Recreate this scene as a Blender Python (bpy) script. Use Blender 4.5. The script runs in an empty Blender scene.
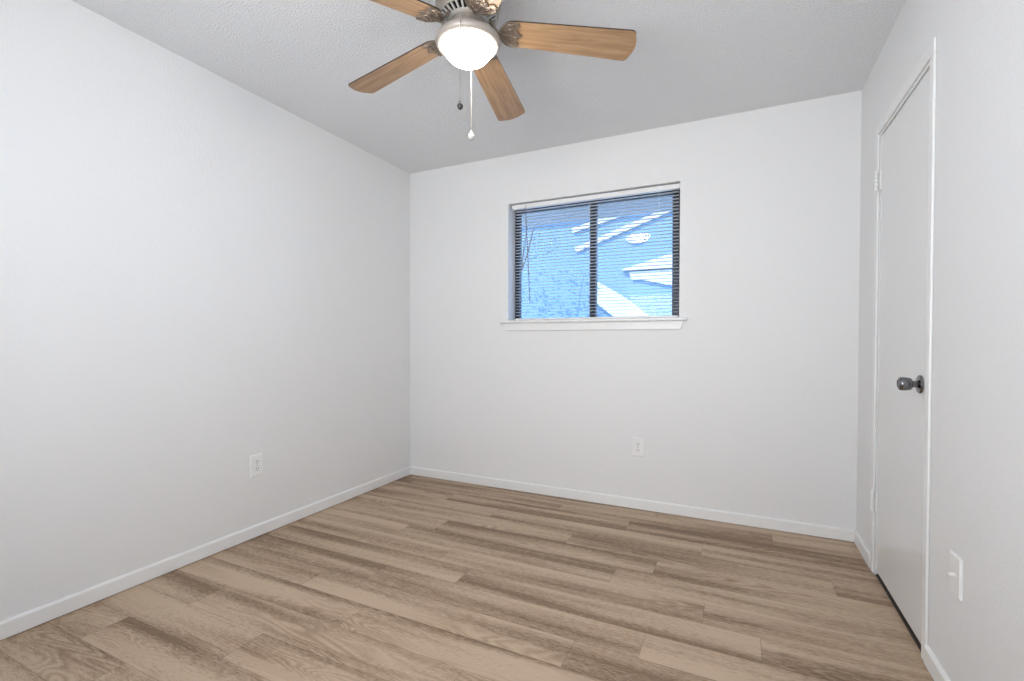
import bpy, bmesh, math, random
from math import sin, cos, pi, radians as R
from mathutils import Vector, Matrix

random.seed(7)
scn = bpy.context.scene
col = scn.collection

# ------------------------------------------------------------------ camera
W, H = 2.993, 2.44                 # room width and ceiling height; left wall x=0, back wall y=0
FRONT = -3.36
cam_d = bpy.data.cameras.new('camera')
cam = bpy.data.objects.new('camera', cam_d)
col.objects.link(cam)
YAW, PITCH, ROLL = 0.445190512, -0.0139361664, 0.00256263459
fw = Vector((-sin(YAW) * cos(PITCH), cos(YAW) * cos(PITCH), sin(PITCH)))
rt = Vector((cos(YAW), sin(YAW), 0))
up = rt.cross(fw)
r2 = rt * cos(ROLL) + up * sin(ROLL)
u2 = -rt * sin(ROLL) + up * cos(ROLL)
m = Matrix((r2, u2, -fw)).transposed().to_4x4()
m.translation = Vector((2.40542, -3.11825, 1.08835))
cam.matrix_world = m
cam_d.sensor_width = 36
cam_d.lens = 16.658
cam_d.shift_y = 0.00715
cam_d.clip_start = 0.02
scn.camera = cam

# ------------------------------------------------------------------ light and exposure
LAMP = 48.0
LAMP_COL = (1.0, 0.93, 0.84)
SKY = 4.5
scn.view_settings.view_transform = 'Standard'
scn.view_settings.look = 'None'
scn.view_settings.exposure = 0.02
scn.view_settings.gamma = 1.0
scn.view_settings.use_curve_mapping = False

world = bpy.data.worlds.new('sky')
scn.world = world
world.use_nodes = True
wn = world.node_tree
for n in list(wn.nodes):
    wn.nodes.remove(n)
wo = wn.nodes.new('ShaderNodeOutputWorld')
bg = wn.nodes.new('ShaderNodeBackground')
tc = wn.nodes.new('ShaderNodeTexCoord')
sx = wn.nodes.new('ShaderNodeSeparateXYZ')
cr = wn.nodes.new('ShaderNodeValToRGB')
cr.color_ramp.elements[0].position = 0.0
cr.color_ramp.elements[0].color = (0.42, 0.62, 0.95, 1)
cr.color_ramp.elements[1].position = 0.7
cr.color_ramp.elements[1].color = (0.20, 0.42, 0.90, 1)
wn.links.new(tc.outputs['Generated'], sx.inputs[0])
wn.links.new(sx.outputs['Z'], cr.inputs[0])
wn.links.new(cr.outputs[0], bg.inputs[0])
bg.inputs[1].default_value = SKY
wn.links.new(bg.outputs[0], wo.inputs[0])

sun_d = bpy.data.lights.new('sun', 'SUN')
sun_d.energy = 4.6
sun_d.angle = R(0.5)
sun_d.color = (1.0, 0.95, 0.88)
sun = bpy.data.objects.new('sun', sun_d)
col.objects.link(sun)
sun.location = (-4, -8, 9)
sun.rotation_euler = (R(48), 0, R(-22))

# added fill light, out of view, beyond the window added behind the camera
fill_d = bpy.data.lights.new('fill_light', 'AREA')
fill_d.shape = 'RECTANGLE'
fill_d.size = 1.7
fill_d.size_y = 1.3
fill_d.energy = 60.0
fill_d.color = (1.0, 0.925, 0.79)
fill = bpy.data.objects.new('fill_light', fill_d)
col.objects.link(fill)
fill.location = (1.72, FRONT - 0.45, 1.25)
fill.rotation_euler = (R(90 + 30), 0, 0)

# ------------------------------------------------------------------ materials
def new_mat(name):
    mt = bpy.data.materials.new(name)
    mt.use_nodes = True
    nt = mt.node_tree
    for n in list(nt.nodes):
        nt.nodes.remove(n)
    out = nt.nodes.new('ShaderNodeOutputMaterial')
    b = nt.nodes.new('ShaderNodeBsdfPrincipled')
    nt.links.new(b.outputs[0], out.inputs[0])
    return mt, nt, b, out

def math_node(nt, op, a, b=None, clamp=False):
    n = nt.nodes.new('ShaderNodeMath')
    n.operation = op
    n.use_clamp = clamp
    for i, v in enumerate((a, b)):
        if v is None:
            continue
        if isinstance(v, (int, float)):
            n.inputs[i].default_value = v
        else:
            nt.links.new(v, n.inputs[i])
    return n.outputs[0]

def plain(name, colr, rough=0.5, metal=0.0, spec=0.5, bump=None, mottling=0.0):
    mt, nt, b, out = new_mat(name)
    b.inputs['Base Color'].default_value = (*colr, 1)
    b.inputs['Roughness'].default_value = rough
    b.inputs['Metallic'].default_value = metal
    b.inputs['Specular IOR Level'].default_value = spec
    tcn = nt.nodes.new('ShaderNodeTexCoord')
    if mottling:
        nz = nt.nodes.new('ShaderNodeTexNoise')
        nz.inputs['Scale'].default_value = 9
        nz.inputs['Detail'].default_value = 4
        nt.links.new(tcn.outputs['Object'], nz.inputs['Vector'])
        rp = nt.nodes.new('ShaderNodeValToRGB')
        rp.color_ramp.elements[0].color = (*[c * (1 - mottling) for c in colr], 1)
        rp.color_ramp.elements[1].color = (*[min(1, c * (1 + mottling)) for c in colr], 1)
        nt.links.new(nz.outputs['Fac'], rp.inputs[0])
        nt.links.new(rp.outputs[0], b.inputs['Base Color'])
    if bump:
        sc, st, dist = bump
        nz = nt.nodes.new('ShaderNodeTexNoise')
        nz.inputs['Scale'].default_value = sc
        nz.inputs['Detail'].default_value = 3
        nt.links.new(tcn.outputs['Object'], nz.inputs['Vector'])
        bp = nt.nodes.new('ShaderNodeBump')
        bp.inputs['Strength'].default_value = st
        bp.inputs['Distance'].default_value = dist
        nt.links.new(nz.outputs['Fac'], bp.inputs['Height'])
        nt.links.new(bp.outputs[0], b.inputs['Normal'])
    return mt

WALL = plain('wall_paint', (0.83, 0.83, 0.825), 0.55, spec=0.35, bump=(110, 0.40, 0.004))
TRIM = plain('trim_paint', (0.86, 0.86, 0.85), 0.35, spec=0.5)
DOORP = plain('door_paint', (0.80, 0.80, 0.79), 0.22, spec=0.5)
PLATE = plain('white_plastic', (0.87, 0.87, 0.855), 0.35)
SLOT = plain('dark_slot', (0.05, 0.05, 0.05), 0.6)
CLOSET = plain('closet_paint', (0.35, 0.34, 0.33), 0.7)
CHROME = plain('pewter_metal', (0.20, 0.20, 0.21), 0.16, metal=1.0)
FANMET = plain('brushed_pewter_metal', (0.42, 0.375, 0.335), 0.5, metal=0.35)
IRON = plain('antique_pewter_metal', (0.27, 0.215, 0.17), 0.48, metal=0.7, mottling=0.45)
HOUSEM = plain('dark_pewter_metal', (0.33, 0.29, 0.25), 0.45, metal=0.45)
VENTM = plain('vent_silver_paint', (0.62, 0.60, 0.56), 0.4, metal=0.3)
VENTD = plain('vent_dark_inside', (0.012, 0.012, 0.012), 0.8)
BRONZE = plain('dark_bronze_aluminium', (0.018, 0.022, 0.032), 0.4, metal=0.3)
EDGE = plain('blade_edge_band', (0.045, 0.025, 0.015), 0.5)
CHAINM = plain('chain_metal', (0.45, 0.43, 0.40), 0.35, metal=0.8)
FOBD = plain('dark_fob_metal', (0.06, 0.06, 0.06), 0.35, metal=0.5)
FOBW = plain('white_ceramic', (0.55, 0.54, 0.50), 0.25)
CORDW = plain('white_cord', (0.85, 0.84, 0.82), 0.6)

def ceiling_mat():
    mt, nt, b, out = new_mat('textured_ceiling_paint')
    b.inputs['Base Color'].default_value = (0.88, 0.89, 0.90, 1)
    b.inputs['Roughness'].default_value = 0.9
    b.inputs['Specular IOR Level'].default_value = 0.1
    tcn = nt.nodes.new('ShaderNodeTexCoord')
    nz = nt.nodes.new('ShaderNodeTexNoise')
    nz.inputs['Scale'].default_value = 125
    nz.inputs['Detail'].default_value = 3
    nz.inputs['Roughness'].default_value = 0.6
    nt.links.new(tcn.outputs['Object'], nz.inputs['Vector'])
    bp = nt.nodes.new('ShaderNodeBump')
    bp.inputs['Strength'].default_value = 0.8
    bp.inputs['Distance'].default_value = 0.014
    nt.links.new(nz.outputs['Fac'], bp.inputs['Height'])
    nt.links.new(bp.outputs[0], b.inputs['Normal'])
    return mt
CEIL = ceiling_mat()

ROW_W, ROW_Y0, PLANK_L = 0.155, -3.490, 1.224
# where the board ends fall in each row, counted from the front of the room
ROW_OFF = [0.20, 0.85, 0.45, 1.10, 0.30, 0.95, 0.05, 0.55, 0.25, 0.82, 0.37, 1.037, 0.655, 0.88,
           0.040, 1.065, 0.663, 0.829, 0.35, 1.02, 0.60, 1.36 - 1.224, 0.72, 0.4]
def floor_mat():
    mt, nt, b, out = new_mat('vinyl_plank_floor')
    L = nt.links
    tcn = nt.nodes.new('ShaderNodeTexCoord')
    sep = nt.nodes.new('ShaderNodeSeparateXYZ')
    L.new(tcn.outputs['Object'], sep.inputs[0])
    x, y = sep.outputs['X'], sep.outputs['Y']
    v = math_node(nt, 'DIVIDE', math_node(nt, 'SUBTRACT', y, ROW_Y0), ROW_W)
    row = math_node(nt, 'FLOOR', v)
    vf = math_node(nt, 'SUBTRACT', v, row)
    n = len(ROW_OFF)
    ramp = nt.nodes.new('ShaderNodeValToRGB')
    ramp.color_ramp.interpolation = 'CONSTANT'
    els = ramp.color_ramp.elements
    while len(els) < n:
        els.new(0.5)
    for i in range(n):
        els[i].position = i / n
    for i in range(n):
        c = ROW_OFF[i] / PLANK_L % 1.0
        els[i].color = (c, c, c, 1)
    L.new(math_node(nt, 'DIVIDE', math_node(nt, 'ADD', row, 0.5), n), ramp.inputs[0])
    off = math_node(nt, 'MULTIPLY', ramp.outputs[0], PLANK_L)
    u = math_node(nt, 'DIVIDE', math_node(nt, 'SUBTRACT', x, off), PLANK_L)
    pid = math_node(nt, 'FLOOR', u)
    uf = math_node(nt, 'SUBTRACT', u, pid)
    cid = nt.nodes.new('ShaderNodeCombineXYZ')
    L.new(row, cid.inputs[0]); L.new(pid, cid.inputs[1])
    wn_ = nt.nodes.new('ShaderNodeTexWhiteNoise')
    wn_.noise_dimensions = '2D'
    L.new(cid.outputs[0], wn_.inputs['Vector'])
    rnd = wn_.outputs['Value']
    wsep = nt.nodes.new('ShaderNodeSeparateColor')
    L.new(wn_.outputs['Color'], wsep.inputs[0])
    def grain(sxx, syy, detail, rough, dist, seed):
        cv = nt.nodes.new('ShaderNodeCombineXYZ')
        L.new(math_node(nt, 'ADD', math_node(nt, 'MULTIPLY', x, sxx), math_node(nt, 'MULTIPLY', wsep.outputs[0], 37.0 + seed)), cv.inputs[0])
        L.new(math_node(nt, 'MULTIPLY', y, syy), cv.inputs[1])
        L.new(math_node(nt, 'MULTIPLY', wsep.outputs[1], 53.0 + seed), cv.inputs[2])
        nz = nt.nodes.new('ShaderNodeTexNoise')
        nz.inputs['Scale'].default_value = 1
        nz.inputs['Detail'].default_value = detail
        nz.inputs['Roughness'].default_value = rough
        nz.inputs['Distortion'].default_value = dist
        L.new(cv.outputs[0], nz.inputs['Vector'])
        return nz.outputs['Fac'], cv
    streak, _ = grain(0.55, 9.5, 3, 0.5, 0.15, 0)         # broad dark bands running along a board
    fine, _ = grain(38.0, 230.0, 2, 0.7, 0.3, 5)         # fine fibres
    base, cv = grain(1.6, 11.0, 1, 0.4, 0.6, 9)
    # cathedral figure: contour lines of a stretched noise
    ring = math_node(nt, 'FRACT', math_node(nt, 'MULTIPLY', base, 16.0))
    ring = math_node(nt, 'ABSOLUTE', math_node(nt, 'SUBTRACT', ring, 0.5))
    ring = math_node(nt, 'MULTIPLY', ring, 2.0)
    figm, _ = grain(0.9, 6.0, 1, 0.4, 0.0, 17)
    figm = math_node(nt, 'MULTIPLY', math_node(nt, 'SUBTRACT', figm, 0.46), 5.0, True)
    cr1 = nt.nodes.new('ShaderNodeValToRGB')
    e = cr1.color_ramp.elements
    e[0].position = 0.34; e[0].color = FLOOR_DARK
    e[1].position = 0.60; e[1].color = FLOOR_LIGHT
    k = e.new(0.47); k.color = FLOOR_MID
    s = math_node(nt, 'ADD', streak, math_node(nt, 'MULTIPLY', math_node(nt, 'SUBTRACT', rnd, 0.5), 0.10))
    s = math_node(nt, 'ADD', s, math_node(nt, 'MULTIPLY', math_node(nt, 'SUBTRACT', fine, 0.5), 0.50))
    L.new(s, cr1.inputs[0])
    mx = nt.nodes.new('ShaderNodeMix'); mx.data_type = 'RGBA'; mx.blend_type = 'MULTIPLY'
    fig = math_node(nt, 'MULTIPLY', math_node(nt, 'MULTIPLY', figm, math_node(nt, 'SUBTRACT', 1.0, ring)), 0.80)
    L.new(fig, mx.inputs['Factor'])
    L.new(cr1.outputs[0], mx.inputs['A'])
    mx.inputs['B'].default_value = (0.55, 0.47, 0.41, 1)
    # seams
    ex = math_node(nt, 'MULTIPLY', math_node(nt, 'MINIMUM', uf, math_node(nt, 'SUBTRACT', 1.0, uf)), PLANK_L)
    ey = math_node(nt, 'MULTIPLY', math_node(nt, 'MINIMUM', vf, math_node(nt, 'SUBTRACT', 1.0, vf)), ROW_W)
    ed = math_node(nt, 'MINIMUM', ex, ey)
    seam = math_node(nt, 'LESS_THAN', ed, 0.0010)
    mx2 = nt.nodes.new('ShaderNodeMix'); mx2.data_type = 'RGBA'; mx2.blend_type = 'MULTIPLY'
    L.new(math_node(nt, 'MULTIPLY', seam, 0.55), mx2.inputs['Factor'])
    L.new(mx.outputs['Result'], mx2.inputs['A'])
    mx2.inputs['B'].default_value = (0.35, 0.28, 0.24, 1)
    L.new(mx2.outputs['Result'], b.inputs['Base Color'])
    b.inputs['Roughness'].default_value = 0.5
    b.inputs['Specular IOR Level'].default_value = 0.3
    bp = nt.nodes.new('ShaderNodeBump')
    bp.inputs['Strength'].default_value = 0.15
    bp.inputs['Distance'].default_value = 0.002
    L.new(fine, bp.inputs['Height'])
    L.new(bp.outputs[0], b.inputs['Normal'])
    return mt
FLOOR_DARK = (0.225, 0.148, 0.092, 1)
FLOOR_MID = (0.420, 0.303, 0.208, 1)
FLOOR_LIGHT = (0.560, 0.424, 0.305, 1)
FLOORM = floor_mat()

def blade_mat():
    mt, nt, b, out = new_mat('oak_blade_veneer')
    L = nt.links
    tcn = nt.nodes.new('ShaderNodeTexCoord')
    mp = nt.nodes.new('ShaderNodeMapping')
    mp.inputs['Scale'].default_value = (3.0, 34.0, 34.0)
    L.new(tcn.outputs['Object'], mp.inputs[0])
    nz = nt.nodes.new('ShaderNodeTexNoise')
    nz.inputs['Scale'].default_value = 1.5
    nz.inputs['Detail'].default_value = 4
    nz.inputs['Distortion'].default_value = 0.8
    L.new(mp.outputs[0], nz.inputs['Vector'])
    rp = nt.nodes.new('ShaderNodeValToRGB')
    e = rp.color_ramp.elements
    e[0].position = 0.30; e[0].color = (0.300, 0.172, 0.086, 1)
    e[1].position = 0.70; e[1].color = (0.475, 0.305, 0.170, 1)
    L.new(nz.outputs['Fac'], rp.inputs[0])
    L.new(rp.outputs[0], b.inputs['Base Color'])
    b.inputs['Roughness'].default_value = 0.4
    return mt
OAK = blade_mat()

def lamp_mat():
    mt, nt, b, out = new_mat('lit_frosted_glass')
    b.inputs['Base Color'].default_value = (0.9, 0.88, 0.84, 1)
    b.inputs['Roughness'].default_value = 0.4
    b.inputs['Emission Color'].default_value = (*LAMP_COL, 1)
    b.inputs['Emission Strength'].default_value = LAMP
    return mt
BOWL = lamp_mat()

def glass_mat():
    mt, nt, b, out = new_mat('window_glass')
    nt.nodes.remove(b)
    tr = nt.nodes.new('ShaderNodeBsdfTransparent')
    tr.inputs[0].default_value = (0.93, 0.96, 0.97, 1)
    gl = nt.nodes.new('ShaderNodeBsdfGlossy')
    gl.inputs['Roughness'].default_value = 0.02
    fr = nt.nodes.new('ShaderNodeFresnel')
    fr.inputs['IOR'].default_value = 1.35
    mx = nt.nodes.new('ShaderNodeMixShader')
    nt.links.new(fr.outputs[0], mx.inputs[0])
    nt.links.new(tr.outputs[0], mx.inputs[1])
    nt.links.new(gl.outputs[0], mx.inputs[2])
    nt.links.new(mx.outputs[0], out.inputs[0])
    return mt
GLASS = glass_mat()

def slat_mat():
    mt, nt, b, out = new_mat('blind_slat_vinyl')
    b.inputs['Base Color'].default_value = (0.88, 0.89, 0.90, 1)
    b.inputs['Roughness'].default_value = 0.4
    tl = nt.nodes.new('ShaderNodeBsdfTranslucent')
    tl.inputs[0].default_value = (0.88, 0.90, 0.92, 1)
    mx = nt.nodes.new('ShaderNodeMixShader')
    mx.inputs[0].default_value = 0.55
    nt.links.new(b.outputs[0], mx.inputs[1])
    nt.links.new(tl.outputs[0], mx.inputs[2])
    nt.links.new(mx.outputs[0], out.inputs[0])
    return mt
SLAT = slat_mat()

# ------------------------------------------------------------------ mesh helpers
def box(bm, x0, x1, y0, y1, z0, z1):
    vs = [bm.verts.new((x, y, z)) for x in (x0, x1) for y in (y0, y1) for z in (z0, z1)]
    for f in ((0, 1, 3, 2), (4, 6, 7, 5), (0, 4, 5, 1), (2, 3, 7, 6), (0, 2, 6, 4), (1, 5, 7, 3)):
        bm.faces.new([vs[i] for i in f])
    return vs

def prism(bm, pts, a0, a1, axis):
    """pts: 2-D outline; extruded along axis (0 x, 1 y, 2 z) from a0 to a1"""
    def mk(p, a):
        q = [0, 0, 0]
        o = [i for i in range(3) if i != axis]
        q[o[0]], q[o[1]], q[axis] = p[0], p[1], a
        return bm.verts.new(q)
    A = [mk(p, a0) for p in pts]
    B = [mk(p, a1) for p in pts]
    n = len(pts)
    bm.faces.new(A)
    bm.faces.new(B[::-1])
    for i in range(n):
        bm.faces.new((A[i], B[i], B[(i + 1) % n], A[(i + 1) % n]))

def lathe(bm, prof, n=48, M=None):
    """prof: (r, z) pairs from one end to the other, spun about z"""
    rings = []
    for r, z in prof:
        if r < 1e-6:
            rings.append([bm.verts.new((0, 0, z))])
        else:
            rings.append([bm.verts.new((r * cos(2 * pi * i / n), r * sin(2 * pi * i / n), z)) for i in range(n)])
    for a, b in zip(rings, rings[1:]):
        for i in range(n):
            j = (i + 1) % n
            if len(a) == 1 and len(b) == 1:
                continue
            if len(a) == 1:
                bm.faces.new((a[0], b[i], b[j]))
            elif len(b) == 1:
                bm.faces.new((a[i], a[j], b[0]))
            else:
                bm.faces.new((a[i], a[j], b[j], b[i]))
    if M is not None:
        bmesh.ops.transform(bm, matrix=M, verts=[v for r in rings for v in r])

def tube(bm, pts, rad, n=8):
    pts = [Vector(p) for p in pts]
    rads = rad if isinstance(rad, (list, tuple)) else [rad] * len(pts)
    rings = []
    ref = None
    for i, p in enumerate(pts):
        t = (pts[min(i + 1, len(pts) - 1)] - pts[max(i - 1, 0)]).normalized()
        if ref is None:
            ref = t.orthogonal().normalized()
        ref = (ref - t * ref.dot(t)).normalized()
        s = t.cross(ref)
        rings.append([bm.verts.new(p + (ref * cos(2 * pi * k / n) + s * sin(2 * pi * k / n)) * rads[i]) for k in range(n)])
    for a, b in zip(rings, rings[1:]):
        for k in range(n):
            bm.faces.new((a[k], a[(k + 1) % n], b[(k + 1) % n], b[k]))
    bm.faces.new(rings[0][::-1])
    bm.faces.new(rings[-1])

def ball(bm, c, r, seg=10):
    bmesh.ops.create_uvsphere(bm, u_segments=seg, v_segments=max(5, seg // 2 + 1), radius=r, matrix=Matrix.Translation(c))

def obj(name, bm, mat, parent=None, smooth=False, bevel=0.0, seg=2):
    bmesh.ops.remove_doubles(bm, verts=bm.verts, dist=1e-6)
    bmesh.ops.recalc_face_normals(bm, faces=bm.faces)
    me = bpy.data.meshes.new(name)
    bm.to_mesh(me)
    bm.free()
    for mm in (mat if isinstance(mat, (list, tuple)) else [mat]):
        me.materials.append(mm)
    if smooth:
        for p in me.polygons:
            p.use_smooth = True
        try:
            me.set_sharp_from_angle(angle=R(38))
        except Exception:
            pass
    o = bpy.data.objects.new(name, me)
    col.objects.link(o)
    if bevel:
        bv = o.modifiers.new('bevel', 'BEVEL')
        bv.width = bevel
        bv.segments = seg
        bv.limit_method = 'ANGLE'
        bv.angle_limit = R(35)
    if parent:
        o.parent = parent
    return o

def empty(name, loc, rz=0.0):
    o = bpy.data.objects.new(name, None)
    col.objects.link(o)
    o.location = loc
    o.rotation_euler = (0, 0, rz)
    o.empty_display_size = 0.1
    return o

def tag(o, label, cat, group=None, kind=None):
    o['label'] = label
    o['category'] = cat
    if group:
        o['group'] = group
    if kind:
        o['kind'] = kind
    return o

def struct(o, label=None, cat=None):
    o['kind'] = 'structure'
    if label:
        o['label'] = label
        o['category'] = cat
    return o

def NB():
    return bmesh.new()

# ------------------------------------------------------------------ room shell
T = 0.17
WX0, WX1, WZ0, WZ1 = 0.885, 2.072, 1.240, 2.087          # window opening
DY0, DY1, DZ = -1.043, -0.384, 2.056                     # door opening in the right wall

bm = NB(); box(bm, -T, W + T, FRONT - T, T, -0.12, 0.0)
struct(obj('floor', bm, FLOORM), 'brown wood-look plank floor with long grain streaks', 'floor')
bm = NB(); box(bm, -T, W + T, FRONT - T, T, H, H + 0.14)
struct(obj('ceiling', bm, CEIL), 'white textured ceiling carrying the fan', 'ceiling')
bm = NB(); box(bm, -T, 0, FRONT - T, T, 0, H)
struct(obj('wall_left', bm, WALL), 'long plain white wall on the left', 'wall')
bm = NB()
box(bm, 0, WX0, 0, T, 0, H)
box(bm, WX1, W, 0, T, 0, H)
box(bm, WX0, WX1, 0, T, 0, WZ0)
box(bm, WX0, WX1, 0, T, WZ1, H)
struct(obj('wall_back', bm, WALL), 'white end wall around the window', 'wall')
bm = NB()
box(bm, W, W + T, DY1, T, 0, H)
box(bm, W, W + T, FRONT - T, DY0, 0, H)
box(bm, W, W + T, DY0, DY1, DZ, H)
struct(obj('wall_right', bm, WALL), 'white wall on the right holding the door', 'wall')
bm = NB()
box(bm, 0, 0.92, FRONT - T, FRONT, 0, H)
box(bm, 2.52, W, FRONT - T, FRONT, 0, H)
box(bm, 0.92, 2.52, FRONT - T, FRONT, 0, 0.80)
box(bm, 0.92, 2.52, FRONT - T, FRONT, 2.05, H)
struct(obj('wall_front', bm, WALL), 'plain white wall at the near end of the room', 'wall')
bm = NB()
for a, b_, c, d in ((0.92, 0.97, 0.80, 2.05), (2.47, 2.52, 0.80, 2.05), (0.97, 2.47, 0.80, 0.84), (0.97, 2.47, 2.01, 2.05), (1.70, 1.74, 0.84, 2.01)):
    box(bm, a, b_, FRONT - 0.10, FRONT - 0.05, c, d)
struct(obj('added_window', bm, TRIM), 'white framed window added in the unseen near wall to let in fill light', 'window')  # added out of view as an opening for the fill light
# closet behind the door
bm = NB()
cx0, cx1, cy0, cy1 = W + T, W + T + 0.62, -1.5, 0.0
box(bm, cx1, cx1 + 0.05, cy0, cy1, 0, H)
box(bm, cx0, cx1, cy0 - 0.05, cy0, 0, H)
box(bm, cx0, cx1, cy1, cy1 + 0.05, 0, H)
box(bm, cx0, cx1 + 0.05, cy0 - 0.05, cy1 + 0.05, H, H + 0.05)
box(bm, cx0, cx1 + 0.05, cy0 - 0.05, cy1 + 0.05, -0.05, -0.001)
struct(obj('wall_closet', bm, CLOSET), 'inside of the closet behind the door', 'wall')

# baseboards: low profile with an eased top
BH, BT = 0.068, 0.012
prof = [(0, 0.004), (BT, 0.004), (BT, BH - 0.008), (BT - 0.002, BH - 0.004), (BT - 0.005, BH - 0.001), (0.005, BH), (0, BH)]
bm = NB(); prism(bm, [(x, z) for x, z in prof], FRONT, 0, 1)
struct(obj('baseboard_left', bm, TRIM), 'white baseboard along the left wall', 'baseboard')
bm = NB(); prism(bm, [(-x, z) for x, z in prof], BT, W - BT, 0)
struct(obj('baseboard_back', bm, TRIM), 'white baseboard under the window wall', 'baseboard')
CW = 0.046
bm = NB(); prism(bm, [(W - x, z) for x, z in prof], DY1 + CW, -0.0, 1)
struct(obj('baseboard_right', bm, TRIM), 'short white baseboard between the door and the far corner', 'baseboard')
bm = NB(); prism(bm, [(W - x, z) for x, z in prof], FRONT, DY0 - CW + 0.006, 1)
struct(obj('baseboard_right', bm, TRIM), 'white baseboard on the near side of the door', 'baseboard')
bm = NB(); prism(bm, [(FRONT + x, z) for x, z in prof], BT, W - BT, 0)
struct(obj('baseboard_front', bm, TRIM), 'white baseboard along the near wall', 'baseboard')

# ------------------------------------------------------------------ door
ct = 0.009
tr = empty('trim_1', (W, (DY0 + DY1) / 2, 0))
struct(tr, 'white casing and jamb framing the closet door', 'door trim')
def place(o, parent):
    """keep world coordinates of a mesh built in world space under a parent"""
    o.parent = parent
    o.matrix_parent_inverse = Matrix.Translation(-Vector(parent.location))
    return o
bm = NB()
box(bm, W - ct, W, DY1, DY1 + CW, 0, DZ)
place(obj('casing_leg', bm, TRIM, bevel=0.004), tr)
bm = NB()
box(bm, W - ct, W, DY0 - CW + 0.006, DY0, 0, DZ)
place(obj('casing_leg', bm, TRIM, bevel=0.004), tr)
bm = NB()
box(bm, W - ct, W, DY0 - CW + 0.006, DY1 + CW, DZ, DZ + CW)
place(obj('casing_head', bm, TRIM, bevel=0.004), tr)
bm = NB()
jt = 0.012
box(bm, W, W + T, DY1 - jt, DY1, 0, DZ)
box(bm, W, W + T, DY0, DY0 + jt, 0, DZ)
box(bm, W, W + T, DY0 + jt, DY1 - jt, DZ - jt, DZ)
box(bm, W + 0.042, W + 0.055, DY1 - jt - 0.012, DY1 - jt, 0, DZ - jt)
box(bm, W + 0.042, W + 0.055, DY0 + jt, DY0 + jt + 0.012, 0, DZ - jt)
box(bm, W + 0.042, W + 0.055, DY0 + jt, DY1 - jt, DZ - jt - 0.012, DZ - jt)
place(obj('jamb', bm, TRIM), tr)
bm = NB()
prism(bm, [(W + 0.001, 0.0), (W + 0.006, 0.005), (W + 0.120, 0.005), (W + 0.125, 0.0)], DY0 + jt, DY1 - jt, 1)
th_ = place(obj('gap_shade', bm, plain('dark_gap_shade', (0.022, 0.015, 0.011), 0.7)), tr)  # near-black strip standing for the shade below the door
th_['label'] = 'dark strip painted for the shade in the gap under the door'

door = empty('door_1', (W + 0.02, (DY0 + DY1) / 2, 0))
struct(door, 'flat white closet door with a round pewter knob', 'door')
dx0, dx1 = W + 0.003, W + 0.038
bm = NB(); box(bm, dx0, dx1, DY0 + jt + 0.003, DY1 - jt - 0.003, 0.022, DZ - jt - 0.006)
place(obj('door_panel', bm, DOORP, bevel=0.002), door)
kz, ky = 0.938, -0.964
bm = NB()
Mk = Matrix.Translation((dx0, ky, kz)) @ Matrix.Rotation(R(-90), 4, 'Y')
lathe(bm, [(0, -0.0), (0.033, 0.0), (0.0335, 0.004), (0.030, 0.0085), (0.020, 0.011), (0.0135, 0.013), (0, 0.013)], 40, Mk)
ros = place(obj('rosette', bm, CHROME, smooth=True), door)
bm = NB()
lathe(bm, [(0, 0.012), (0.0125, 0.012), (0.0115, 0.020), (0.013, 0.027), (0.0205, 0.0285), (0.0228, 0.032), (0.0240, 0.044),
           (0.0245, 0.055), (0.0232, 0.061), (0.0195, 0.0645), (0.0135, 0.066), (0.0125, 0.0640), (0, 0.0635)], 40, Mk)
kn = place(obj('door_knob', bm, CHROME, smooth=True), door)
kn['label'] = 'pewter door knob'
for hz in (1.838, 0.346):
    bm = NB()
    hx, hy = W - ct + 0.002, DY1 - 0.006
    for k in range(5):
        z0 = hz - 0.045 + k * 0.018
        lathe(bm, [(0, z0 + 0.0008), (0.0080, z0 + 0.0012), (0.0080, z0 + 0.0168), (0, z0 + 0.0172)], 14, Matrix.Translation((hx - 0.006, hy, 0)))
    lathe(bm, [(0, hz - 0.050), (0.004, hz - 0.049), (0.004, hz + 0.049), (0, hz + 0.050)], 12, Matrix.Translation((hx - 0.006, hy, 0)))
    box(bm, W - 0.0045, W - 0.0015 + 0.004, hy - 0.022, hy, hz - 0.045, hz + 0.045)
    box(bm, W - ct - 0.0025, W - ct, hy + 0.002, hy + 0.026, hz - 0.045, hz + 0.045)
    place(obj('hinge', bm, PLATE, smooth=True), door)

# ------------------------------------------------------------------ window
wy = 0.121
win = empty('window_1', ((WX0 + WX1) / 2, wy, WZ0))
struct(win, 'dark framed sliding window behind the blind', 'window')
fwid = 0.036
bm = NB()
box(bm, WX0, WX0 + 0.034, wy, wy + 0.045, WZ0, WZ1)
box(bm, WX1 - 0.058, WX1, wy, wy + 0.045, WZ0, WZ1)
box(bm, WX0, WX1, wy, wy + 0.045, WZ1 - 0.036, WZ1)
box(bm, WX0, WX1, wy, wy + 0.045, WZ0, WZ0 + 0.020)
place(obj('window_frame', bm, BRONZE, bevel=0.002), win)
xm = 1.484
bm = NB()
box(bm, xm - 0.022, xm + 0.022, wy - 0.004, wy + 0.045, WZ0 + 0.02, WZ1 - 0.036)
place(obj('mullion', bm, BRONZE, bevel=0.002), win)
for a, b_ in ((WX0 + 0.034, xm - 0.022), (xm + 0.022, WX1 - 0.058)):
    bm = NB()
    box(bm, a, b_, wy + 0.020, wy + 0.024, WZ0 + 0.020, WZ1 - 0.036)
    place(obj('glass_pane', bm, GLASS), win)
bm = NB()
prism(bm, [(-0.032, WZ0 - 0.020), (-0.036, WZ0 - 0.014), (-0.036, WZ0 - 0.006), (-0.030, WZ0), (0.0, WZ0), (0.0, WZ0 - 0.024)], 0.833, 2.118, 0)
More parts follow.
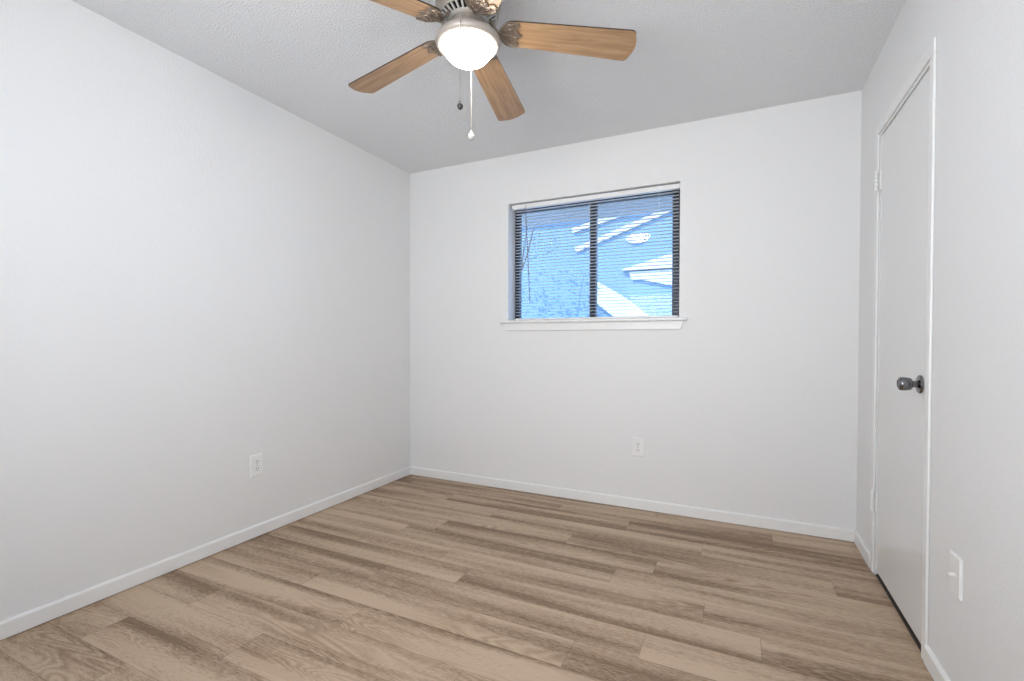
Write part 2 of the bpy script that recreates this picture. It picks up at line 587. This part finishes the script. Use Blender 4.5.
box(bm, WX0 + 0.0005, WX1 - 0.0005, 0.0, wy, WZ0 - 0.004, WZ0 + 0.001)
place(obj('window_sill', bm, TRIM), win)
bm = NB()
prism(bm, [(0.868, WZ0 - 0.075), (2.082, WZ0 - 0.075), (2.100, WZ0 - 0.022), (0.850, WZ0 - 0.022)], -0.014, 0.0, 1)
place(obj('window_apron', bm, TRIM, bevel=0.003), win)

# ------------------------------------------------------------------ mini blind
BX0, BX1, BY = 0.930, 2.062, 0.036
blind = empty('window_blind', ((BX0 + BX1) / 2, BY, WZ1))
tag(blind, 'white mini blind with open slats hanging inside the window opening', 'window blind')
bm = NB(); box(bm, BX0 - 0.022, BX1 + 0.006, BY - 0.018, BY + 0.016, WZ1 - 0.038, WZ1 - 0.008)
place(obj('headrail', bm, PLATE, bevel=0.002), blind)
bm = NB()
tilt = R(4)
zt, zb, sp = WZ1 - 0.055, WZ0 + 0.030, 0.0216
ns = int((zt - zb) / sp) + 1
for i in range(ns):
    zc = zt - i * sp
    rows = []
    for k in range(5):
        s = (k / 4 - 0.5) * 0.025
        cz = 0.0016 * (1 - (2 * k / 4 - 1) ** 2)
        yy = BY + s * cos(tilt) + cz * sin(tilt)
        zz = zc - s * sin(tilt) + cz * cos(tilt)
        rows.append((bm.verts.new((BX0, yy, zz)), bm.verts.new((BX1, yy, zz))))
    for a, b_ in zip(rows, rows[1:]):
        bm.faces.new((a[0], a[1], b_[1], b_[0]))
so = place(obj('slats', bm, SLAT), blind)
zlast = zt - (ns - 1) * sp
bm = NB(); box(bm, BX0, BX1, BY - 0.012, BY + 0.012, WZ0 + 0.003, WZ0 + 0.014)
place(obj('bottom_rail', bm, PLATE, bevel=0.003), blind)
for lx in (1.03, 1.485, 1.94):
    bm = NB()
    for dy in (-0.0135, 0.0135):
        tube(bm, [(lx, BY + dy, WZ1 - 0.036), (lx, BY + dy, WZ0 + 0.012)], 0.0005, 5)
    place(obj('ladder_cord', bm, CORDW), blind)
bm = NB()
tube(bm, [(1.020, BY - 0.020, WZ1 - 0.022), (1.020, BY - 0.030, WZ1 - 0.024), (1.020, BY - 0.032, WZ1 - 0.036)], 0.0016, 6)
tube(bm, [(1.020, BY - 0.032, WZ1 - 0.042), (1.058, BY - 0.032, WZ0 + 0.120)], 0.0035, 6)
place(obj('tilt_wand', bm, plain('smoke_plastic', (0.20, 0.23, 0.27), 0.3)), blind)

# ------------------------------------------------------------------ ceiling fan
FC = Vector((1.4915, -1.5885, H))
fan = empty('ceiling_fan', FC)
tag(fan, 'pewter ceiling fan with five oak blades and a lit glass bowl', 'ceiling fan')
def fz(z):
    return z - H
bm = NB()
lathe(bm, [(0, 0), (0.085, 0), (0.088, -0.010), (0.080, -0.024), (0.080, -0.034), (0.100, -0.040), (0.115, -0.048), (0.120, -0.060),
           (0.120, -0.112), (0.117, -0.124), (0.114, -0.136), (0.1125, -0.152), (0.109, -0.156), (0.106, -0.154), (0.100, -0.132), (0, -0.132)], 64)
obj('motor_housing', bm, HOUSEM, fan, smooth=True)
# slotted vent ring under the motor
bm = NB()
NV = 30
zo, zi = -0.154, -0.168
lathe(bm, [(0.1015, zo + 0.002), (0.109, zo + 0.001), (0.109, zo - 0.004), (0.1015, zo - 0.003), (0.1015, zo + 0.002)], 60)
lathe(bm, [(0.060, zi + 0.004), (0.0755, zi + 0.003), (0.0755, zi - 0.003), (0.060, zi - 0.003), (0.060, zi + 0.004)], 60)
for i in range(NV):
    a = 2 * pi * i / NV
    hw = 0.0031
    q = []
    for (r, z, w_) in ((0.074, zi, hw), (0.1025, zo, hw * 1.25)):
        for s in (-1, 1):
            for dz in (-0.003, 0.003):
                v = Vector((r, s * w_, z + dz - 0.0))
                v.rotate(Matrix.Rotation(a, 3, 'Z'))
                q.append(bm.verts.new(v))
    for f in ((0, 1, 3, 2), (4, 6, 7, 5), (0, 4, 5, 1), (2, 3, 7, 6), (0, 2, 6, 4), (1, 5, 7, 3)):
        bm.faces.new([q[k] for k in f])
obj('vent_ring', bm, VENTM, fan)
bm = NB()
lathe(bm, [(0.0, -0.136), (0.105, -0.136), (0.104, -0.147), (0.0, -0.160)], 48)
obj('motor_core', bm, VENTD, fan, smooth=True)
# switch housing and light kit
bm = NB()
lathe(bm, [(0, -0.162), (0.056, -0.163), (0.061, -0.167), (0.0625, -0.172), (0.0625, -0.196), (0.066, -0.203), (0, -0.203)], 56)
obj('switch_housing', bm, HOUSEM, fan, smooth=True)
bm = NB()
lathe(bm, [(0.0, -0.200), (0.066, -0.200), (0.074, -0.203), (0.090, -0.212), (0.104, -0.222), (0.114, -0.230), (0.1195, -0.237), (0.1210, -0.243),
           (0.1200, -0.250), (0.1155, -0.2570), (0.108, -0.2605), (0.099, -0.2600), (0.0955, -0.257), (0.0945, -0.244), (0, -0.226)], 64)
obj('light_fitter', bm, FANMET, fan, smooth=True)
bm = NB()
pf = [(0.0915, -0.243)]
for i in range(13):
    t = i / 12 * pi / 2
    pf.append((0.0930 * cos(t) ** 0.74 if i < 12 else 0, -0.250 - 0.072 * sin(t)))
lathe(bm, pf, 64)
gb = obj('glass_bowl', bm, BOWL, fan, smooth=True)
gb['label'] = 'glowing frosted glass bowl'
# blades with their irons
ZB = 2.2456 - H                      # blade plane below the ceiling
PITCH_B = R(-11.06)
DROOP = Matrix.Rotation(R(4.22), 4, 'Y')
def blade_outline(k=10):
    r0, r1 = 0.122, 0.629
    up_, lo_ = [], []
    pts = []
    # root: half ellipse
    for i in range(k + 1):
        t = pi / 2 + pi * i / k
        pts.append((r0 + 0.046 + 0.046 * cos(t), 0.0555 * sin(t)))
    # lower (clockwise) side to the tip, rounded corners
    hw = 0.070
    c = 0.020
    tipx = lambda y: r1 - 0.0 - 2.2 * y * y
    for i in range(6):
        t = -pi / 2 + pi / 2 * i / 5
        pts.append((r1 - 0.012 - c + c * cos(t), -hw + c + c * sin(t)))
    for i in range(1, 6):
        y = -0.045 + 0.09 * i / 6
        pts.append((r1 - 0.012 + 0.012 * (1 - (y / 0.05) ** 2), y))
    for i in range(6):
        t = pi / 2 * i / 5
        pts.append((r1 - 0.012 - c + c * cos(t), hw - c + c * sin(t)))
    return pts
def make_blade():
    bm = NB()
    pts = blade_outline()
    th = 0.0028
    A = [bm.verts.new((x, y, -th)) for x, y in pts]
    B = [bm.verts.new((x, y, th)) for x, y in pts]
    f0 = bm.faces.new(A); f1 = bm.faces.new(B[::-1])
    n = len(pts)
    for i in range(n):
        f = bm.faces.new((A[i], B[i], B[(i + 1) % n], A[(i + 1) % n]))
        f.material_index = 1
    bmesh.ops.transform(bm, matrix=DROOP @ Matrix.Rotation(PITCH_B, 4, 'X'), verts=bm.verts)
    b = obj('blade', bm, [OAK, EDGE], fan)
    # blade iron: arm from the hub, crescent plate with scrolls under the blade root
    bm = NB()
    rot = Matrix.Translation((-0.022, 0, 0))
    rot = DROOP @ Matrix.Rotation(PITCH_B, 4, 'X') @ rot
    th = 0.003
    outl = []
    k = 12
    for i in range(k + 1):
        t = pi / 2 + pi * i / k
        outl.append((0.188 + 0.050 * cos(t), 0.056 * sin(t)))
    # forked front edge of the plate
    outl += [(0.208, -0.050), (0.214, -0.040), (0.200, -0.026), (0.206, -0.012), (0.226, 0.0), (0.206, 0.012), (0.200, 0.026), (0.214, 0.040), (0.208, 0.050)]
    zt_, zb_ = -0.0030, -0.0070
    A = [bm.verts.new((x, y, zb_)) for x, y in outl]
    B = [bm.verts.new((x, y, zt_)) for x, y in outl]
    bm.faces.new(A); bm.faces.new(B[::-1])
    n = len(outl)
    for i in range(n):
        bm.faces.new((A[i], B[i], B[(i + 1) % n], A[(i + 1) % n]))
    # raised scrolls
    def scroll(cx, cy, s, flip, turns=1.6, r0=0.014):
        P = []
        for i in range(22):
            t = i / 21
            a = t * turns * 2 * pi
            r = r0 * (1 - 0.8 * t) * s
            P.append((cx + r * cos(a), cy + flip * r * sin(a), zb_ - 0.001))
        tube(bm, P, [0.0030 * (1 - 0.5 * i / 21) for i in range(22)], 6)
    for fl in (-1, 1):
        scroll(0.176, fl * 0.034, 1.0, fl)
        scroll(0.198, fl * 0.017, 0.8, -fl)
        tube(bm, [(0.140 + 0.068 * t, fl * (0.004 + 0.048 * sin(t * pi / 2) ** 0.9), zb_ - 0.0005) for t in [i / 10 for i in range(11)]], 0.0032, 6)
    tube(bm, [(0.140, 0, zb_ - 0.001), (0.180, 0, zb_ - 0.002), (0.222, 0, zb_ - 0.001)], [0.005, 0.0035, 0.002], 6)
    for sx_, sy_ in ((0.165, 0.018), (0.165, -0.018), (0.200, 0.0)):
        ball(bm, (sx_, sy_, zb_ - 0.001), 0.0042, 8)
    bmesh.ops.transform(bm, matrix=rot, verts=bm.verts)
    # arm: curved flat bar
    arm = [(0.060, 0.038), (0.074, 0.035), (0.086, 0.026), (0.094, 0.012), (0.102, -0.003), (0.114, -0.014), (0.134, -0.017)]
    prev = None
    for i, (x, z) in enumerate(arm):
        hw = 0.014 - 0.004 * sin(pi * i / 6)
        ring = [bm.verts.new((x - 0.002, -hw, z - 0.003)), bm.verts.new((x - 0.002, hw, z - 0.003)), bm.verts.new((x + 0.002, hw, z + 0.003)), bm.verts.new((x + 0.002, -hw, z + 0.003))]
        if prev:
            for q in range(4):
                bm.faces.new((prev[q], prev[(q + 1) % 4], ring[(q + 1) % 4], ring[q]))
        else:
            bm.faces.new(ring)
        prev = ring
    bm.faces.new(prev[::-1])
    bi = obj('blade_iron', bm, IRON, b, smooth=True)
    bi['label'] = 'scrolled pewter blade bracket'
    return b
b0 = make_blade()
PH = 27.97
for i in range(5):
    if i == 0:
        b = b0
    else:
        b = b0.copy(); col.objects.link(b); b.parent = fan
        for ch in b0.children:
            c = ch.copy(); col.objects.link(c); c.parent = b
    b.location = (0, 0, ZB)
    b.rotation_euler = (0, 0, R(PH + 72 * i))
# pull chains
def chain(x, y, zend, start, fobmat, fobprof, fobname, lab):
    bm = NB()
    pts = [Vector(start)]
    rr = Vector((x, y, 0))
    pts += [Vector((x * 0.78, y * 0.78, -0.2105)), Vector((x, y, -0.233)), Vector((x, y, -0.262))]
    path = []
    for a, b_ in zip(pts, pts[1:]):
        n = max(2, int((b_ - a).length / 0.006))
        path += [a.lerp(b_, k / n) for k in range(n)]
    n = int((-0.262 - zend) / 0.0062)
    path += [Vector((x, y, -0.262 + (zend + 0.262) * k / n)) for k in range(n + 1)]
    for p_ in path:
        bmesh.ops.create_icosphere(bm, subdivisions=1, radius=0.0021, matrix=Matrix.Translation(p_))
    tube(bm, path, 0.0010, 5)
    ch = obj('pull_chain', bm, CHAINM, fan, smooth=True)
    bm = NB()
    lathe(bm, [(r, zend + z) for r, z in fobprof], 20, Matrix.Translation((x, y, 0)))
    f = obj(fobname, bm, fobmat, ch, smooth=True)
    f['label'] = lab
    return ch
vd = Vector((2.405, -3.118)) - Vector((FC.x, FC.y)); vd.normalize()
pp = Vector((-vd.y, vd.x))           # to the right as seen from the camera
f1 = vd * 0.1245 - pp * 0.027
f2 = -vd * 0.1245 + pp * 0.013
chain(f1.x, f1.y, -0.526, (f1.x * 0.53, f1.y * 0.53, -0.186), FOBD,
      [(0, 0.004), (0.003, 0.002), (0.004, -0.002), (0.0085, -0.008), (0.0105, -0.014), (0.0085, -0.021), (0.004, -0.026), (0, -0.028)], 'chain_fob', 'small dark chain fob')
chain(f2.x, f2.y, -0.518, (f2.x * 0.53, f2.y * 0.53, -0.186), FOBW,
      [(0, 0.006), (0.0035, 0.004), (0.0045, -0.002), (0.010, -0.008), (0.0135, -0.016), (0.0125, -0.024), (0.007, -0.031), (0, -0.033)], 'chain_fob', 'white ceramic chain fob')

# ------------------------------------------------------------------ wall plates
def plate_body(bm, w=0.076, h=0.120, t=0.008):
    pts = [(-w / 2, -h / 2), (w / 2, -h / 2), (w / 2, h / 2), (-w / 2, h / 2)]
    A = [bm.verts.new((x, 0, z)) for x, z in pts]
    B = [bm.verts.new((x, -t * 0.5, z)) for x, z in pts]
    C_ = [bm.verts.new((x * 0.90, -t, z * 0.94)) for x, z in pts]
    for P, Q in ((A, B), (B, C_)):
        for i in range(4):
            bm.faces.new((P[i], P[(i + 1) % 4], Q[(i + 1) % 4], Q[i]))
    bm.faces.new(A[::-1]); bm.faces.new(C_)
def make_outlet(loc, rz, label):
    o = empty('wall_outlet', loc, rz)
    tag(o, label, 'power outlet', 'duplex outlets low on the walls')
    bm = NB(); plate_body(bm)
    obj('cover_plate', bm, PLATE, o)
    for s in (-1, 1):
        bm = NB()
        pts = []
        for i in range(24):
            a = 2 * pi * i / 24
            pts.append((0.0175 * cos(a), s * 0.0195 + max(-0.0135, min(0.0135, 0.0175 * sin(a)))))
        prism(bm, pts, -0.0105, -0.0075, 1)
        rc = obj('receptacle', bm, PLATE, o)
        bm = NB()
        for dx in (-0.0065, 0.0065):
            box(bm, dx - 0.0013, dx + 0.0013, -0.0108, -0.0100, s * 0.0195 - 0.001, s * 0.0195 + 0.0085)
        lathe(bm, [(0, 0.0100), (0.0027, 0.0100), (0.0027, 0.0108), (0, 0.0108)], 12,
              Matrix.Translation((0, 0, s * 0.0195 - 0.0075)) @ Matrix.Rotation(R(90), 4, 'X'))
        obj('slot', bm, SLOT, rc)
    bm = NB()
    lathe(bm, [(0, 0.0075), (0.0035, 0.0075), (0.003, 0.0092), (0, 0.0095)], 14, Matrix.Rotation(R(90), 4, 'X'))
    obj('screw', bm, CHAINM, o, smooth=True)
    return o
make_outlet((0.0, -1.366, 0.398), R(90), 'white duplex outlet on the left wall above the baseboard')
make_outlet((1.827, 0.0, 0.405), 0, 'white duplex outlet on the end wall below the window')
jp = empty('wall_plate', (W, -1.304, 0.404), R(-90))
tag(jp, 'white wall plate with a small stub on the right wall near the door', 'wall plate')
bm = NB(); plate_body(bm, 0.074, 0.118, 0.007)
obj('cover_plate', bm, PLATE, jp)
bm = NB()
Ms = Matrix.Rotation(R(90), 4, 'X')
lathe(bm, [(0, 0.006), (0.0075, 0.006), (0.0075, 0.0085), (0.0048, 0.009), (0.0048, 0.020), (0.0030, 0.0205), (0, 0.0205)], 18, Ms)
obj('jack_stub', bm, PLATE, jp, smooth=True)
for s in (-1, 1):
    bm = NB()
    lathe(bm, [(0, 0.0065), (0.0033, 0.0065), (0.0028, 0.0080), (0, 0.0082)], 12, Matrix.Translation((0, 0, s * 0.042)) @ Ms)
    obj('screw', bm, PLATE, jp, smooth=True)

# ------------------------------------------------------------------ outdoors
GRASS = plain('pale_concrete', (0.52, 0.52, 0.50), 0.9, bump=(40, 0.3, 0.01), mottling=0.15)
SIDING_C = (0.19, 0.31, 0.42)
def siding_mat():
    mt, nt, b, out = new_mat('blue_lap_siding')
    b.inputs['Base Color'].default_value = (*SIDING_C, 1)
    b.inputs['Roughness'].default_value = 0.6
    tcn = nt.nodes.new('ShaderNodeTexCoord')
    sep = nt.nodes.new('ShaderNodeSeparateXYZ')
    nt.links.new(tcn.outputs['Object'], sep.inputs[0])
    fr = math_node(nt, 'FRACT', math_node(nt, 'DIVIDE', sep.outputs['Z'], 0.15))
    bp = nt.nodes.new('ShaderNodeBump')
    bp.inputs['Strength'].default_value = 0.5
    bp.inputs['Distance'].default_value = 0.012
    nt.links.new(fr, bp.inputs['Height'])
    nt.links.new(bp.outputs[0], b.inputs['Normal'])
    return mt
SIDING = siding_mat()
WHITE_AND_SUN = plain('white_paint_and_sun_patch', (0.60, 0.60, 0.59), 0.5)  # white of the eave, also used for the built sun patches
ROOFM = plain('grey_blue_shingles', (0.20, 0.27, 0.36), 0.8, bump=(60, 0.4, 0.01), mottling=0.25)
LEAF = plain('pale_green_leaves', (0.30, 0.42, 0.34), 0.6, mottling=0.3)
BARK = plain('grey_bark', (0.16, 0.14, 0.12), 0.8)
bm = NB(); box(bm, -9, 12, T, 14, -0.25, -0.15)
struct(obj('ground', bm, GRASS), 'pale concrete yard outside the window', 'ground')
bm = NB(); box(bm, -0.8, W + 1.6, FRONT - 3.0, FRONT - T - 0.001, 2.30, 2.36)
struct(obj('sun_blocker', bm, WHITE_AND_SUN), 'unseen slab added outside the near wall to block the sun', 'roof')  # added out of view to keep direct sun out of the room
# roof of this house: slopes down to an eave beyond the window
bm = NB()
prism(bm, [(T + 0.002, 2.34), (0.72, 2.10), (0.78, 2.11), (0.80, 2.24), (T + 0.10, 2.62), (FRONT - 0.6, 4.45), (FRONT - 0.6, 4.30), (T + 0.002, 2.60)], -0.8, W + 1.6, 0)
struct(obj('roof_eave', bm, WHITE_AND_SUN), 'overhanging eave above the window outside', 'roof')

HY = 4.2
hs = empty('neighbouring_house', (1.0, HY, -0.15))
tag(hs, 'light blue house with white sun patch shapes seen through the blind', 'house')
bm = NB(); box(bm, -6, 2.5, HY, HY + 4, -0.15, 3.40)
place(obj('siding', bm, SIDING), hs)
bm = NB()
prism(bm, [(HY - 0.4, 3.33), (HY + 2.0, 3.90), (HY + 2.0, 4.02), (HY - 0.4, 3.43)], -6.4, 2.8, 0)
prism(bm, [(HY + 4.4, 3.33), (HY + 2.0, 3.90), (HY + 2.0, 4.02), (HY + 4.4, 3.43)], -6.4, 2.8, 0)
place(obj('roof', bm, ROOFM), hs)
# sun patches on the house wall, built as white shapes; outlines are (x, z)
def board(name, p, q, wd, t0, t1, mat=WHITE_AND_SUN):  # sloping white strip standing for a stripe of sun
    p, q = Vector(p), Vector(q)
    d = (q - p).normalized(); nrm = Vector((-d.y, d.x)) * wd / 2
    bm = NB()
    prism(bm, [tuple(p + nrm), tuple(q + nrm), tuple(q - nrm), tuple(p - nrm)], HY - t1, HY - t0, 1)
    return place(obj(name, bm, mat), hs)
board('sun_patch_stripe', (0.0, 2.86), (1.9, 3.30), 0.075, 0.01, 0.05)
board('sun_patch_stripe', (0.05, 2.545), (2.2, 3.27), 0.075, 0.01, 0.05)
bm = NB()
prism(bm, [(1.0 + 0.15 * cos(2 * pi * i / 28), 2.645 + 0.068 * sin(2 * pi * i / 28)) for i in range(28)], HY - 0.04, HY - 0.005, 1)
place(obj('sun_patch_oval', bm, WHITE_AND_SUN), hs)
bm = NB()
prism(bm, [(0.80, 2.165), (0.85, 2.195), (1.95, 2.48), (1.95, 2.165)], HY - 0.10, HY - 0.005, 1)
place(obj('sun_patch_wedge', bm, WHITE_AND_SUN), hs)
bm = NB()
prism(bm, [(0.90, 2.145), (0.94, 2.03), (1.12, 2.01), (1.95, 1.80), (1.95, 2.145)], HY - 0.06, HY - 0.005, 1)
place(obj('sun_patch_block', bm, WHITE_AND_SUN), hs)
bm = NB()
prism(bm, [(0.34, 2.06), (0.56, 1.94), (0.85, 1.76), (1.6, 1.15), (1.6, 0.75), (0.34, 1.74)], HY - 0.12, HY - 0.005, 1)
place(obj('sun_patch_diagonal', bm, WHITE_AND_SUN), hs)

# young tree beside the house wall, seen in the left pane
tree = empty('garden_tree', (-0.55, 3.1, -0.15))
tag(tree, 'pale leafed tree beyond the left half of the window', 'tree')
bm = NB()
tube(bm, [(-0.55, 3.1, -0.15), (-0.53, 3.1, 0.8), (-0.58, 3.12, 1.7), (-0.50, 3.1, 2.6)], [0.05, 0.042, 0.034, 0.018], 9)
for q in ((-0.25, 2.95, 2.75), (-0.95, 3.2, 2.6), (-0.75, 2.9, 3.0), (-0.2, 3.25, 3.1), (-1.2, 3.1, 2.3)):
    tube(bm, [(-0.57, 3.12, 1.75), ((-0.57 + q[0]) / 2 + 0.03, (3.12 + q[1]) / 2, (1.75 + q[2]) / 2 - 0.06), q], [0.022, 0.014, 0.005], 6)
place(obj('trunk', bm, BARK), tree)
rng = random.Random(3)
bm = NB()
for i in range(260):
    a, rr = rng.uniform(0, 2 * pi), rng.random() ** 0.5
    c = Vector((-0.60 + 0.72 * rr * cos(a), 3.1 + 0.42 * rr * sin(a), 2.62 + rng.uniform(-0.62, 0.62) * (1.1 - 0.5 * rr)))
    M = Matrix.Translation(c) @ Matrix.Rotation(rng.uniform(0, 6.28), 4, 'Z') @ Matrix.Rotation(rng.uniform(-0.9, 0.9), 4, 'X')
    l, w_ = rng.uniform(0.045, 0.08), rng.uniform(0.018, 0.03)
    bm.faces.new([bm.verts.new(M @ Vector(v)) for v in ((0, 0, 0), (l * 0.5, w_, 0.006), (l, 0, 0), (l * 0.5, -w_, 0.006))])
place(obj('foliage', bm, LEAF), tree)
